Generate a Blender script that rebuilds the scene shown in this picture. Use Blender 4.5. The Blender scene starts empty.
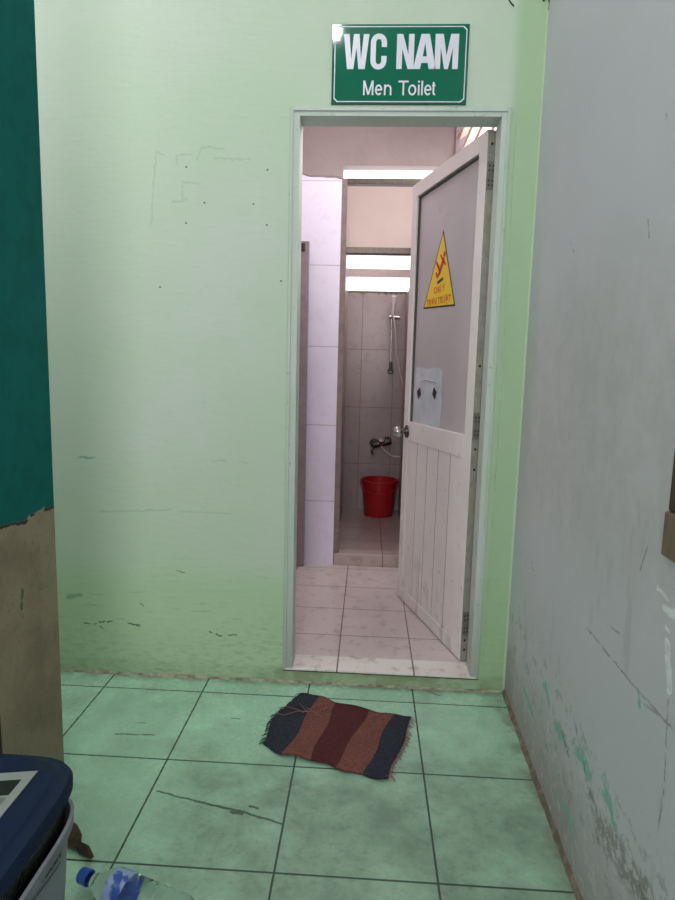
import bpy, bmesh, math, random
from mathutils import Vector, Matrix
random.seed(4)
SC = bpy.context.scene
COL = SC.collection
W, H, F = 675, 900, 604.15

# ------------------------------------------------------------------ camera, world, lights, exposure
PITCH, YAW, ROLL = math.radians(7.698), math.radians(-2.802), math.radians(1.406)
CAM = Vector((0, -2.2258, 1.2288))
FW = Vector((math.sin(YAW) * math.cos(PITCH), math.cos(YAW) * math.cos(PITCH), -math.sin(PITCH)))
_r = Vector((math.cos(YAW), -math.sin(YAW), 0)); _u = _r.cross(FW)
RT = _r * math.cos(ROLL) + _u * math.sin(ROLL); UP = RT.cross(FW)
cam_data = bpy.data.cameras.new('camera'); cam = bpy.data.objects.new('camera', cam_data); COL.objects.link(cam)
cam_data.lens = 36 * F / 900; cam_data.sensor_width = 36; cam_data.sensor_fit = 'AUTO'; cam_data.clip_start = .02
m = Matrix((RT, UP, -FW)).transposed().to_4x4(); m.translation = CAM; cam.matrix_world = m
SC.camera = cam
SC.view_settings.view_transform = 'Standard'; SC.view_settings.look = 'None'
SC.view_settings.gamma = 1; SC.view_settings.use_curve_mapping = False
SC.view_settings.exposure = 0.0
world = bpy.data.worlds.new('overcast_sky'); SC.world = world; world.use_nodes = True
bg = world.node_tree.nodes['Background']; bg.inputs[0].default_value = (.97, .98, 1, 1); bg.inputs[1].default_value = 2.5
SC.cycles.max_bounces = 10; SC.cycles.diffuse_bounces = 6
SC.cycles.use_denoising = True
LAMP_POWER = 420.0


def area(name, loc, target, sx, sy, power, color):
    l = bpy.data.lights.new(name, 'AREA'); l.shape = 'RECTANGLE'; l.size = sx; l.size_y = sy; l.energy = power; l.color = color
    o = bpy.data.objects.new(name, l); COL.objects.link(o); o.location = loc
    o.rotation_euler = (Vector(target) - Vector(loc)).to_track_quat('-Z', 'Y').to_euler()
    return o


# daylight at upper left and bathroom window, plus unseen fills added in both rooms
area('hall_left_daylight', (-1.15, -.75, 3.22), (-.75, -.25, 1.2), .9, .7, 12, (1, .91, 1))
area('hall_left_fill', (-1.85, -.80, 2.2), (-.7, 0, .9), .6, 1.6, 9, (1, .92, 1))  # unseen light added to fill the pillar's shadow on the green wall
area('hall_overhead_fill', (-.3, -3.3, 3.2), (-.2, -.6, .6), 1.2, .6, 8, (1, .93, .98))  # unseen light added overhead to lift the hall
area('hall_far_fill', (-.3, -4.4, 2.0), (-.1, 0, 1.2), 1.4, 1.6, 51, (1, .95, 1))  # unseen light added behind the camera to brighten the hall
area('bathroom_window_daylight', (.735, .95, 2.75), (-.4, 1.1, 1.4), 1.1, .8, 42, (1, .98, .99))
area('bathroom_overhead_fill', (-.35, .85, 3.24), (-.3, .95, 0), .6, .3, 9, (1, .97, .99))  # unseen light added to brighten the bathroom


# ------------------------------------------------------------------ helpers
def ray(u, v): return FW + RT * ((u - W / 2) / F) - UP * ((v - H / 2) / F)
def onz(u, v, z=0.0): d = ray(u, v); return CAM + d * ((z - CAM.z) / d.z)
def ony(u, v, y=0.0): d = ray(u, v); return CAM + d * ((y - CAM.y) / d.y)
def onx(u, v, x=0.0): d = ray(u, v); return CAM + d * ((x - CAM.x) / d.x)
def lin(c): return c / 12.92 if c <= .04045 else ((c + .055) / 1.055) ** 2.4
def rgb(r, g, b): return (lin(r / 255), lin(g / 255), lin(b / 255), 1)


class N:
    """small node builder; every socket-or-number argument is accepted"""
    def __init__(s, name, rough=.6, coord='Object'):
        s.m = bpy.data.materials.new(name); s.m.use_nodes = True; s.t = s.m.node_tree
        s.bsdf = s.t.nodes['Principled BSDF']; s.bsdf.inputs['Roughness'].default_value = rough
        s.P = s.t.nodes.new('ShaderNodeTexCoord').outputs[coord]
        q = s.t.nodes.new('ShaderNodeSeparateXYZ'); s.t.links.new(s.P, q.inputs[0]); s.x, s.y, s.z = q.outputs
    def put(s, sock, v):
        if isinstance(v, bpy.types.NodeSocket): s.t.links.new(v, sock)
        elif isinstance(v, (tuple, list)) and len(v) == 4 and len(sock.default_value) == 3: sock.default_value = v[:3]
        else: sock.default_value = v
    def mth(s, op, a, b=None, c=None, clamp=False):
        n = s.t.nodes.new('ShaderNodeMath'); n.operation = op; n.use_clamp = clamp
        for i, v in enumerate((a, b, c)):
            if v is not None: s.put(n.inputs[i], v)
        return n.outputs[0]
    def vec(s, op, a, b=None, out=0):
        n = s.t.nodes.new('ShaderNodeVectorMath'); n.operation = op; s.put(n.inputs[0], a)
        if b is not None:
            s.put(n.inputs[3 if op == 'SCALE' else 1], b)
        return n.outputs['Value' if op in ('DOT_PRODUCT', 'LENGTH', 'DISTANCE') else 0]
    def noise(s, scale, detail=4, rough=.55, stretch=None, col=False):
        v = s.P
        if stretch: v = s.vec('MULTIPLY', v, stretch)
        n = s.t.nodes.new('ShaderNodeTexNoise'); n.inputs['Scale'].default_value = scale
        n.inputs['Detail'].default_value = detail; n.inputs['Roughness'].default_value = rough
        s.t.links.new(v, n.inputs['Vector']); return n.outputs['Color' if col else 0]
    def ss(s, x, a, b):
        n = s.t.nodes.new('ShaderNodeMapRange'); n.interpolation_type = 'SMOOTHSTEP'; s.put(n.inputs[0], x)
        n.inputs[1].default_value = a; n.inputs[2].default_value = b; return n.outputs[0]
    def mix(s, f, a, b, mode='MIX'):
        n = s.t.nodes.new('ShaderNodeMix'); n.data_type = 'RGBA'; n.blend_type = mode
        s.put(n.inputs[0], f); s.put(n.inputs[6], a); s.put(n.inputs[7], b); return n.outputs[2]
    def seg(s, a, b, r, soft=.6, P=None):
        """mask that is 1 within r of the line a-b"""
        P = P or s.P; a = Vector(a); d = Vector(b) - a; L2 = max(d.length_squared, 1e-9)
        v = s.vec('SUBTRACT', P, tuple(a))
        t = s.mth('DIVIDE', s.vec('DOT_PRODUCT', v, tuple(d)), L2, clamp=True)
        n = s.t.nodes.new('ShaderNodeVectorMath'); n.operation = 'SCALE'; n.inputs[0].default_value = tuple(d); s.put(n.inputs[3], t)
        D = s.vec('LENGTH', s.vec('SUBTRACT', v, n.outputs[0]))
        return s.ss(D, r, r * (1 - soft))
    def warp(s, scale, amt, detail=3):
        c = s.noise(scale, detail, .6, col=True)
        return s.vec('ADD', s.P, s.vec('SCALE', s.vec('SUBTRACT', c, (.5, .5, .5)), amt))
    def grid(s, x, off, per, w):
        f = s.mth('FRACT', s.mth('DIVIDE', s.mth('SUBTRACT', x, off), per))
        d = s.mth('MULTIPLY', s.mth('MINIMUM', f, s.mth('SUBTRACT', 1, f)), per)
        return s.ss(d, w * .5 + .0006, w * .5 - .0006)
    def mx(s, *a):
        r = a[0]
        for k in a[1:]: r = s.mth('MAXIMUM', r, k)
        return r
    def bump(s, h, strength=.3, dist=.01):
        n = s.t.nodes.new('ShaderNodeBump'); n.inputs['Strength'].default_value = strength; n.inputs['Distance'].default_value = dist
        s.put(n.inputs['Height'], h); s.t.links.new(n.outputs[0], s.bsdf.inputs['Normal'])
    def col(s, c): s.put(s.bsdf.inputs['Base Color'], c); return s
    def set(s, **k):
        for a, v in k.items(): s.put(s.bsdf.inputs[a.replace('_', ' ')], v)
        return s


def plain(name, c, rough=.5, wear=.12, metal=0, scale=30, bump=0, **k):
    n = N(name, rough)
    f = n.noise(scale, 4)
    n.col(n.mix(n.ss(f, .35, .75), c, tuple(v * (1 - wear) for v in c[:3]) + (1,)))
    n.set(Metallic=metal, **k)
    if bump: n.bump(f, bump, .003)
    return n.m


class B:
    def __init__(s): s.b = bmesh.new()
    def box(s, lo, hi, mat=None):
        r = bmesh.ops.create_cube(s.b, size=1)['verts']
        for v in r:
            v.co = Vector([(lo[i] + hi[i]) / 2 + v.co[i] * (hi[i] - lo[i]) for i in range(3)])
            if mat: v.co = mat @ v.co
        return s
    def prism(s, pts, fn, t0, t1):
        """pts 2D polygon; fn(x, y, t) -> world"""
        a = [s.b.verts.new(fn(x, y, t0)) for x, y in pts]; c = [s.b.verts.new(fn(x, y, t1)) for x, y in pts]
        n = len(pts); s.b.faces.new(a); s.b.faces.new(c[::-1])
        for i in range(n): s.b.faces.new((a[i], c[i], c[(i + 1) % n], a[(i + 1) % n]))
        return s
    def tube(s, path, r, seg=10, cap=True):
        path = [Vector(p) for p in path]; rs = r if isinstance(r, (list, tuple)) else [r] * len(path)
        rings = []; prev = None
        for i, p in enumerate(path):
            d = (path[min(i + 1, len(path) - 1)] - path[max(i - 1, 0)]).normalized()
            if prev is None: prev = d.orthogonal().normalized()
            prev = (prev - d * prev.dot(d)).normalized(); q = d.cross(prev)
            rings.append([s.b.verts.new(p + (prev * math.cos(2 * math.pi * k / seg) + q * math.sin(2 * math.pi * k / seg)) * rs[i]) for k in range(seg)])
        for a, c in zip(rings, rings[1:]):
            for k in range(seg): s.b.faces.new((a[k], a[(k + 1) % seg], c[(k + 1) % seg], c[k]))
        if cap: s.b.faces.new(rings[0][::-1]); s.b.faces.new(rings[-1])
        return s
    def lathe(s, prof, origin=(0, 0, 0), axis=(0, 0, 1), seg=32):
        """prof [(r, h)...]"""
        ax = Vector(axis).normalized(); p = ax.orthogonal().normalized(); q = ax.cross(p); o = Vector(origin); rings = []
        for r, h in prof:
            if r < 1e-6: rings.append([s.b.verts.new(o + ax * h)])
            else: rings.append([s.b.verts.new(o + ax * h + (p * math.cos(2 * math.pi * k / seg) + q * math.sin(2 * math.pi * k / seg)) * r) for k in range(seg)])
        for a, c in zip(rings, rings[1:]):
            for k in range(seg):
                k2 = (k + 1) % seg
                f = [a[k % len(a)], a[k2 % len(a)], c[k2 % len(c)], c[k % len(c)]]
                u = []
                for v in f:
                    if v not in u: u.append(v)
                if len(u) > 2: s.b.faces.new(u)
        return s
    def loft(s, rings, cap0=True, cap1=True):
        R = [[s.b.verts.new(p) for p in r] for r in rings]; n = len(R[0])
        for a, c in zip(R, R[1:]):
            for k in range(n): s.b.faces.new((a[k], a[(k + 1) % n], c[(k + 1) % n], c[k]))
        if cap0: s.b.faces.new(R[0][::-1])
        if cap1: s.b.faces.new(R[-1])
        return s
    def sphere(s, c, r, sc=(1, 1, 1)):
        v = bmesh.ops.create_uvsphere(s.b, u_segments=20, v_segments=12, radius=r)['verts']
        for q in v: q.co = Vector(c) + Vector([q.co[i] * sc[i] for i in range(3)])
        return s
    def build(s, name, mat, parent=None, bevel=0, smooth=False, recalc=True, world_space=False):
        if recalc: bmesh.ops.recalc_face_normals(s.b, faces=s.b.faces)
        me = bpy.data.meshes.new(name)
        o = bpy.data.objects.new(name, me); COL.objects.link(o)
        if parent:
            o.parent = parent
            if world_space:
                s.b.transform(WM[parent.name].inverted())
        s.b.to_mesh(me); s.b.free()
        for k in (mat if isinstance(mat, list) else [mat]): me.materials.append(k)
        if smooth:
            for p in me.polygons: p.use_smooth = True
            md = o.modifiers.new('smooth', 'EDGE_SPLIT'); md.split_angle = math.radians(40)
        if bevel:
            md = o.modifiers.new('bevel', 'BEVEL'); md.width = bevel; md.segments = 2; md.limit_method = 'ANGLE'; md.angle_limit = math.radians(40)
        return o


WM = {}
def tag(o, label, cat, group=None):
    o['label'] = label; o['category'] = cat
    if group: o['group'] = group
    return o
def thing(name, loc, label, cat, rot=0, group=None):
    o = bpy.data.objects.new(name, None); COL.objects.link(o); o.location = loc; o.rotation_euler = (0, 0, rot)
    o.empty_display_size = .05
    WM[o.name] = Matrix.Translation(Vector(loc)) @ Matrix.Rotation(rot, 4, 'Z')
    return tag(o, label, cat, group)
def struct(o): o['kind'] = 'structure'; return o
def text(body, size, depth=.0006, xscale=1.0, offset=0.0, align='CENTER'):
    """text flattened into a bmesh in its own xy plane"""
    cu = bpy.data.curves.new('text', 'FONT'); cu.body = body; cu.size = size; cu.extrude = depth / 2; cu.align_x = align; cu.offset = offset
    o = bpy.data.objects.new('text', cu); COL.objects.link(o)
    dg = bpy.context.evaluated_depsgraph_get(); me = bpy.data.meshes.new_from_object(o.evaluated_get(dg))
    b = B(); b.b.from_mesh(me)
    for v in b.b.verts: v.co.x *= xscale
    bpy.data.objects.remove(o); bpy.data.curves.remove(cu); bpy.data.meshes.remove(me)
    return b


# ------------------------------------------------------------------ materials of the structure
def mat_green_wall():
    n = N('green_wall_paint', .62)
    big = n.noise(1.3, 3); mid = n.noise(9, 5, .6); fine = n.noise(60, 4, .6); brush = n.noise(14, 5, .6, (1, 1, 4))
    c = n.mix(n.ss(big, .35, .7), rgb(187, 209, 183), rgb(197, 211, 194))
    wob = n.mth('ADD', n.z, n.mth('MULTIPLY', n.mth('SUBTRACT', n.noise(3, 4), .5), .25))
    low = n.ss(wob, .50, .34)
    c = n.mix(low, c, rgb(178, 206, 168))
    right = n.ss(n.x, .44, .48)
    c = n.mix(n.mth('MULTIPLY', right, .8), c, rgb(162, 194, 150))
    c = n.mix(n.mth('MULTIPLY', n.ss(brush, .52, .75), .14), c, rgb(150, 185, 148))
    grime = n.mth('MULTIPLY', n.ss(wob, .35, .0), n.ss(n.noise(22, 5, .65, (1, 1, 3)), .45, .68))
    c = n.mix(n.mth('MULTIPLY', grime, .45), c, rgb(126, 150, 110))
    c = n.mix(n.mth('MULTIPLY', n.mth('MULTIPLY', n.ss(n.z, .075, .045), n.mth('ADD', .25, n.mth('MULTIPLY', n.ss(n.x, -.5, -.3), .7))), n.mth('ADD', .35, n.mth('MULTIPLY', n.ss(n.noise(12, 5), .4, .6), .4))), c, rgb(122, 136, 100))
    st = n.mth('MULTIPLY', n.ss(n.noise(7, 6, .7, (1, 1, 9)), .58, .66), n.ss(n.z, .60, .25))
    c = n.mix(n.mth('MULTIPLY', st, .32), c, rgb(104, 134, 100))
    # pale scuffs and dark scratches, each at its place on the wall
    P = n.warp(40, .02)
    dark = []
    for a, b, r in [((84, 623), (96, 624), .004), ((98, 622), (112, 621), .004), ((128, 623), (140, 626), .005), ((104, 630), (101, 626), .004),
                    ((210, 632), (222, 636), .004), ((228, 635), (236, 635), .004), ((176, 571), (184, 573), .003), ((140, 604), (143, 606), .004)]:
        dark.append(n.seg(ony(*a), ony(*b), r, .7, P))
    for q in [(186.2, 167), (267.5, 169.8), (204.5, 202.7), (253.5, 204), (186, 223), (266.8, 225), (160, 287), (281, 281)]:
        dark.append(n.seg(ony(*q), ony(*q), .0048, .5))
    lines = []
    for a, b in [((156, 152), (154, 175)), ((154, 175), (151, 225)), ((156, 152), (163, 155)), ((177, 158), (177, 164)), ((177, 156), (192, 154)),
                 ((202, 147), (196, 160)), ((202, 147), (224, 149)), ((182, 185), (182, 200)), ((182, 182), (200, 184)), ((215, 158), (250, 160)), ((172, 203), (186, 200)), ((80, 458), (96, 459)),
                 ((213, 461), (225, 461)), ((238, 461), (247, 463)), ((100, 512), (170, 510)), ((180, 512), (230, 514))]:
        lines.append(n.seg(ony(*a), ony(*b), .006, .8, P))
    c = n.mix(n.mth('MULTIPLY', n.mx(*lines), .28), c, rgb(132, 165, 132))
    teal = n.mx(n.seg(ony(68, 597), ony(80, 595), .014, .7, P), n.seg(ony(78, 458), ony(94, 457), .006, .8, P))
    c = n.mix(n.mth('MULTIPLY', teal, .6), c, rgb(95, 150, 125))
    c = n.mix(n.mth('MULTIPLY', n.mx(*dark), .85), c, rgb(50, 72, 55))
    # wall behind is mauve plaster on the bathroom side
    c = n.mix(n.ss(n.y, .05, .08), c, rgb(190, 172, 174))
    edge = n.seg((.556, 0, 0), (.560, 0, 2.6), .006, .6, n.warp(25, .012))
    c = n.mix(n.mth('MULTIPLY', edge, .5), c, rgb(205, 225, 195))
    n.col(c)
    n.bump(n.mth('ADD', n.mth('MULTIPLY', brush, .7), n.mth('ADD', n.mth('MULTIPLY', fine, .25), n.mth('MULTIPLY', n.mx(*lines), -.2))), .22, .006)
    return n.m


def mat_right_wall():
    n = N('worn_grey_wall_paint', .6)
    big = n.noise(1.6, 4); fine = n.noise(70, 4, .6, (1, 1, .6)); vert = n.noise(16, 5, .65, (1, 1, .25))
    c = n.mix(n.ss(big, .35, .7), rgb(205, 204, 212), rgb(198, 200, 206))
    P = n.warp(18, .085, 5)
    zone = n.mth('MULTIPLY', n.ss(n.z, .62, .95), n.ss(n.z, 1.65, 1.25))
    dirt = n.mth('MULTIPLY', zone, n.mth('ADD', .35, n.mth('MULTIPLY', n.ss(n.noise(11, 6, .75), .35, .65), .4)))
    c = n.mix(n.mth('MULTIPLY', dirt, .5), c, rgb(166, 158, 148))
    speck = n.mth('MULTIPLY', n.ss(vert, .58, .68), n.ss(n.z, 1.5, .5))
    c = n.mix(n.mth('MULTIPLY', speck, .2), c, rgb(120, 112, 110))
    lowdirt = n.ss(n.mth('ADD', n.z, n.mth('MULTIPLY', n.mth('SUBTRACT', n.noise(7, 5), .5), .3)), .34, .02)
    c = n.mix(n.mth('MULTIPLY', lowdirt, .65), c, rgb(136, 124, 118))
    flake = n.ss(n.noise(26, 6, .7, (1, .8, 1)), .55, .60)
    strip = n.mth('MULTIPLY', n.ss(n.mth('ADD', n.z, n.mth('MULTIPLY', n.mth('SUBTRACT', n.noise(9, 4), .5), .2)), .46, .34), n.ss(n.z, .06, .16))
    c = n.mix(n.mth('MULTIPLY', n.mth('MULTIPLY', flake, strip), .6), c, rgb(130, 158, 150))
    fl2 = n.ss(n.noise(33, 6, .75, (1, .9, 1)), .54, .60)
    c = n.mix(n.mth('MULTIPLY', n.mth('MULTIPLY', fl2, n.ss(n.mth('ADD', n.z, n.mth('MULTIPLY', n.mth('SUBTRACT', n.noise(6, 4), .5), .3)), .42, .2)), .5), c, rgb(206, 206, 200))
    X = .548
    def w(q):
        d = ray(*q); return CAM + d * ((.56 + .0262 * CAM.y) / (d.x - .0262 * d.y))
    teal = [n.seg(w(a), w(b), r, .5, P) for a, b, r in [((544, 686), (549, 700), .022), ((578, 750), (590, 774), .028), ((603, 784), (615, 826), .022),
            ((636, 690), (642, 709), .012), ((524, 690), (533, 715), .018), ((519, 585), (521, 640), .008), ((555, 725), (565, 745), .02), ((560, 795), (575, 830), .015)]]
    brk = n.ss(n.noise(45, 5, .7), .42, .52)
    c = n.mix(n.mth('MULTIPLY', n.mx(*teal), n.mth('MULTIPLY', n.ss(n.noise(45, 5, .7), .36, .46), .85)), c, rgb(118, 182, 166))
    brown = [n.seg(w(a), w(b), r, .6, P) for a, b, r in [((595, 806), (606, 830), .012), ((560, 730), (568, 752), .016), ((530, 560), (535, 575), .006), ((585, 770), (592, 800), .016), ((575, 720), (581, 742), .012),
                                                      ((600, 830), (640, 890), .05), ((630, 870), (650, 900), .04)]]
    c = n.mix(n.mth('MULTIPLY', n.mx(*brown), n.mth('MULTIPLY', brk, .6)), c, rgb(104, 92, 84))
    crack = [n.seg(w(a), w(b), .0035, .5, n.warp(60, .01)) for a, b in [((587, 628), (632, 684)), ((632, 684), (674, 731)), ((644, 705), (660, 716)), ((608, 625), (620, 634)), ((590, 108), (590, 112)),
                                                        ((666, 115), (667, 118)), ((570, 242), (574, 252)), ((648, 220), (649, 238)), ((640, 570), (648, 545)), ((663, 790), (658, 830)), ((668, 700), (664, 780))]]
    c = n.mix(n.mth('MULTIPLY', n.mx(*crack), n.mth('MULTIPLY', n.ss(n.noise(30, 4), .35, .6), .6)), c, rgb(96, 92, 90))
    wh = [n.seg(w(a), w(b), r, .35, n.warp(25, .02)) for a, b, r in [((657, 588), (668, 598), .0055), ((664, 609), (673, 615), .010), ((666, 628), (669, 632), .005), ((667, 645), (669, 690), .012)]]
    c = n.mix(n.mth('MULTIPLY', n.mx(*wh), n.mth('ADD', .35, n.mth('MULTIPLY', brk, .4))), c, rgb(240, 244, 246))
    corner = n.seg((.566, 0, 0), (.566, 0, 2.7), .014, .6, n.warp(12, .02))
    c = n.mix(n.mth('MULTIPLY', corner, .55), c, rgb(196, 205, 205))
    n.col(c)
    n.bump(n.mth('ADD', n.mth('MULTIPLY', fine, .4), n.mth('SUBTRACT', n.mth('MULTIPLY', vert, .5), n.mth('MULTIPLY', n.mx(*crack), .6))), .28, .006)
    return n.m


def mat_left_wall():
    n = N('teal_paint_over_bare_plaster', .45)
    P = n.warp(30, .02)
    lineh = n.mth('ADD', n.z, n.mth('MULTIPLY', n.mth('SUBTRACT', n.noise(14, 5, .6), .5), .05))
    f = n.noise(20, 5); blot = n.noise(6, 5, .65)
    teal = n.mix(n.ss(f, .4, .7), rgb(13, 99, 93), rgb(12, 91, 86))
    con = n.mix(n.ss(blot, .35, .7), rgb(146, 136, 114), rgb(124, 114, 95))
    con = n.mix(n.mth('MULTIPLY', n.ss(n.noise(80, 5, .7), .55, .7), .4), con, rgb(84, 76, 64))
    sm = n.mx(n.seg(onx(20, 590, -.87), onx(20, 608, -.87), .010, .5, P), n.seg(onx(8, 570, -.87), onx(9, 569, -.87), .005, .5, P))
    con = n.mix(n.mth('MULTIPLY', sm, .8), con, rgb(34, 82, 62))
    up = n.ss(lineh, .829, .833)
    c = n.mix(up, con, teal)
    band = n.mth('MULTIPLY', n.ss(lineh, .818, .824), n.ss(lineh, .834, .828))
    c = n.mix(n.mth('MULTIPLY', band, n.ss(n.noise(20, 3), .42, .5)), c, rgb(44, 56, 50))
    n.col(c); n.set(Roughness=.8, Specular_IOR_Level=.12)
    n.bump(n.mth('ADD', n.mth('MULTIPLY', f, n.mth('SUBTRACT', 1, n.mth('MULTIPLY', up, .7))), n.mth('MULTIPLY', up, .5)), .5, .004)
    return n.m


def mat_hall_floor():
    n = N('green_floor_tiles', .32)
    xs = n.mth('ADD', n.x, n.mth('MULTIPLY', n.ss(n.x, -.70, -.72), -.02))
    P = n.warp(4, .006)
    g = n.mx(n.grid(xs, -.995, .4, .0056), n.grid(n.y, -.106, .4, .0056))
    tone = n.noise(1.4, 4); sp = n.noise(38, 6, .72); sp2 = n.noise(120, 4, .7)
    c = n.mix(n.ss(tone, .35, .68), rgb(172, 216, 187), rgb(162, 207, 178))
    worn_shade = n.mth('MULTIPLY', n.ss(n.mth('ADD', n.noise(5.5, 7, .72), n.mth('MULTIPLY', n.mth('MULTIPLY', n.ss(n.y, -.25, -.7), n.ss(n.x, -.75, -.2)), .28)), .34, .98), 1)  # wear noise, plus shade painted in towards the camera
    c = n.mix(n.mth('MULTIPLY', worn_shade, .85), c, rgb(104, 122, 102))
    c = n.mix(n.mth('MULTIPLY', n.ss(sp, .52, .68), n.mth('ADD', .12, n.mth('MULTIPLY', worn_shade, .35))), c, rgb(98, 118, 98))
    c = n.mix(n.mth('MULTIPLY', n.ss(sp2, .66, .74), .35), c, rgb(70, 84, 70))
    Q = n.warp(30, .012)
    w = lambda q: onz(q[0], q[1], 0)
    mk = [n.seg(w(a), w(b), r, .6, Q) for a, b, r in [((158, 791), (195, 801), .0045), ((195, 801), (243, 812), .006), ((232, 812), (242, 814), .007), ((243, 812), (282, 824), .0055), ((116, 734), (154, 735), .0045),
          ((136, 723), (146, 723), .003), ((231, 718), (240, 719), .003), ((425, 690), (440, 696), .004), ((250, 806), (258, 808), .006)]]
    c = n.mix(n.mth('MULTIPLY', n.mx(*mk), .85), c, rgb(58, 70, 58))
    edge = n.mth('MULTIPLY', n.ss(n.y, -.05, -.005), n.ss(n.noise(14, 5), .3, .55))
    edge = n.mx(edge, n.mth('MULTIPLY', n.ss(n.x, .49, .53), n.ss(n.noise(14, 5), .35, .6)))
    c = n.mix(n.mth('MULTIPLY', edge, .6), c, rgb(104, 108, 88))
    c = n.mix(n.mth('MULTIPLY', g, .95), c, rgb(44, 64, 50))
    n.col(c)
    n.set(Roughness=n.mth('ADD', .22, n.mth('MULTIPLY', n.mx(worn_shade, n.ss(sp, .45, .7)), .25)))
    n.bump(n.mth('SUBTRACT', n.mth('MULTIPLY', sp, .08), g), .35, .002)
    return n.m


def mat_tiles(name, base, dirt, grout, gx=None, gy=None, gz=None, rough=.3, gw=.004, dirtamt=.4):
    n = N(name, rough)
    gs = []
    if gx: gs.append(n.grid(n.x, gx[0], gx[1], gw))
    if gy: gs.append(n.grid(n.y, gy[0], gy[1], gw))
    if gz: gs.append(n.grid(n.z, gz[0], gz[1], gw))
    g = n.mx(*gs)
    c = n.mix(n.ss(n.noise(2.2, 4), .35, .7), base, tuple(v * .9 for v in base[:3]) + (1,))
    c = n.mix(n.mth('MULTIPLY', n.ss(n.noise(16, 6, .7), .5, .68), dirtamt), c, dirt)
    c = n.mix(n.mth('MULTIPLY', g, .85), c, grout)
    n.col(c); n.bump(n.mth('SUBTRACT', 1, g), .3, .002)
    return n.m


def mat_plaster(name, c, rough=.8, k=.4):
    n = N(name, rough); f = n.noise(9, 6, .65); v = n.noise(3, 4)
    n.col(n.mix(n.ss(v, .35, .7), c, tuple(q * .9 for q in c[:3]) + (1,))); n.bump(f, k, .012); return n.m


MW = mat_green_wall()
# ------------------------------------------------------------------ hall structure
CEIL = 3.30
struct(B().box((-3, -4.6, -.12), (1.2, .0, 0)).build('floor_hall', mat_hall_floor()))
OL, OR_, OT, SILL = -.303, .457, 2.121, .062        # door opening in the wall
b = B()
b.box((-3, 0, -.12), (OL, .11, CEIL)); b.box((OR_, 0, -.12), (.62, .11, CEIL)); b.box((OL, 0, OT), (OR_, .11, CEIL)); b.box((OL, 0, -.12), (OR_, .11, SILL - .015))
struct(b.build('wall_back', MW))
MR = mat_right_wall()
b = B().prism([(.560, 0), (.536, -.9), (.514, -1.135), (.440, -1.135)][:2] + [(.530, -1.165), (.75, -1.165), (.75, 0)], lambda x, y, t: (x, y, t), 0, CEIL)
b.prism([(.530, -1.165), (.512, -1.8), (.75, -1.8), (.75, -1.165)], lambda x, y, t: (x, y, t), 0, .915)
b.prism([(.512, -1.8), (.44, -4.6), (.75, -4.6), (.75, -1.8)], lambda x, y, t: (x, y, t), 0, CEIL)
b.prism([(.530, -1.165), (.512, -1.8), (.75, -1.8), (.75, -1.165)], lambda x, y, t: (x, y, t), 2.0, CEIL)
struct(b.build('wall_right', MR))
struct(B().box((-1.32, -.905, 0), (-.865, -.622, CEIL)).build('wall_left', mat_left_wall()))
struct(B().box((-3.1, -4.72, CEIL), (.75, .11, CEIL + .12)).build('ceiling_hall', mat_plaster('hall_ceiling_paint', rgb(214, 220, 212))))
struct(B().box((-3.1, -4.72, 0), (-3, .11, CEIL)).build('wall_hall_left', mat_plaster('hall_side_paint', rgb(186, 196, 186))))
struct(B().box((-3.1, -4.72, 0), (.75, -4.6, CEIL)).build('wall_hall_front', mat_plaster('hall_front_paint', rgb(186, 190, 190))))
struct(B().box((-1.31, -.926, 0), (-.8665, -.9056, CEIL)).build('pillar_shade_strip', plain('dark_shade_strip', rgb(44, 38, 30), .8)))  # dark strip added to stand for shade on the pillar's front face
# mortar fillets where the walls meet the floor
mf = N('dirty_mortar', .9); mf.col(mf.mix(mf.ss(mf.noise(20, 6, .7), .35, .65), rgb(176, 176, 152), rgb(116, 110, 92))); mf.bump(mf.noise(40, 5), .6, .006)
tri = [(0, 0), (-.012, 0), (0, .012)]
b = B()
n_ = 60
rings = []
for i in range(n_ + 1):
    x = -2.9 + (.556 + 2.9) * i / n_; r = .008 + random.uniform(-.0015, .002)
    rings.append([(x, .001, 0), (x, -r, .0005), (x, .001, r)])
b.loft(rings); struct(b.build('baseboard_back', mf.m))
b = B(); rings = []
for i in range(50):
    y = -.003 - 1.12 * i / 49; x = .560 + (.536 - .560) / .9 * (-y) if y > -.9 else .536 - .006 * (-y - .9) / .228; r = .013 + random.uniform(-.0018, .0022)
    rings.append([(x + .001, y, 0), (x - r * .8, y, .0005), (x + .001, y, r * 1.5)])
b.loft(rings)
md = N('dark_grime', .9); md.col(md.mix(md.ss(md.noise(20, 6, .7), .3, .6), rgb(150, 138, 122), rgb(98, 88, 76)))
struct(b.build('baseboard_right', md.m))

# window at the right edge of the picture: timber sill and jamb let into the grey wall
mwood = N('old_brown_timber', .75); mwood.col(mwood.mix(mwood.ss(mwood.noise(20, 5, .6, (1, 1, .2)), .3, .7), rgb(122, 108, 84), rgb(86, 74, 56))); mwood.bump(mwood.noise(30, 5, .6, (1, 1, .2)), .4, .004)
mwood2 = plain('dark_stained_timber', rgb(70, 56, 44), .7, .3, bump=.3)
win = struct(B().box((.60, -1.80, .997), (.63, -1.167, 2.0)).build('window_2', plain('dull_window_board', rgb(96, 92, 84), .6)))
b = B().prism([(.5225, -1.1655), (.507, -1.799), (.60, -1.799), (.60, -1.1655)], lambda x, y, t: (x, y, t), .918, .996)
b.build('window_sill', mwood.m, win, bevel=.003)
b = B().prism([(.528, -1.1665), (.527, -1.205), (.60, -1.205), (.60, -1.1665)], lambda x, y, t: (x, y, t), .998, 1.999)
b.build('window_jamb', mwood2, win, bevel=.002)

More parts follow.
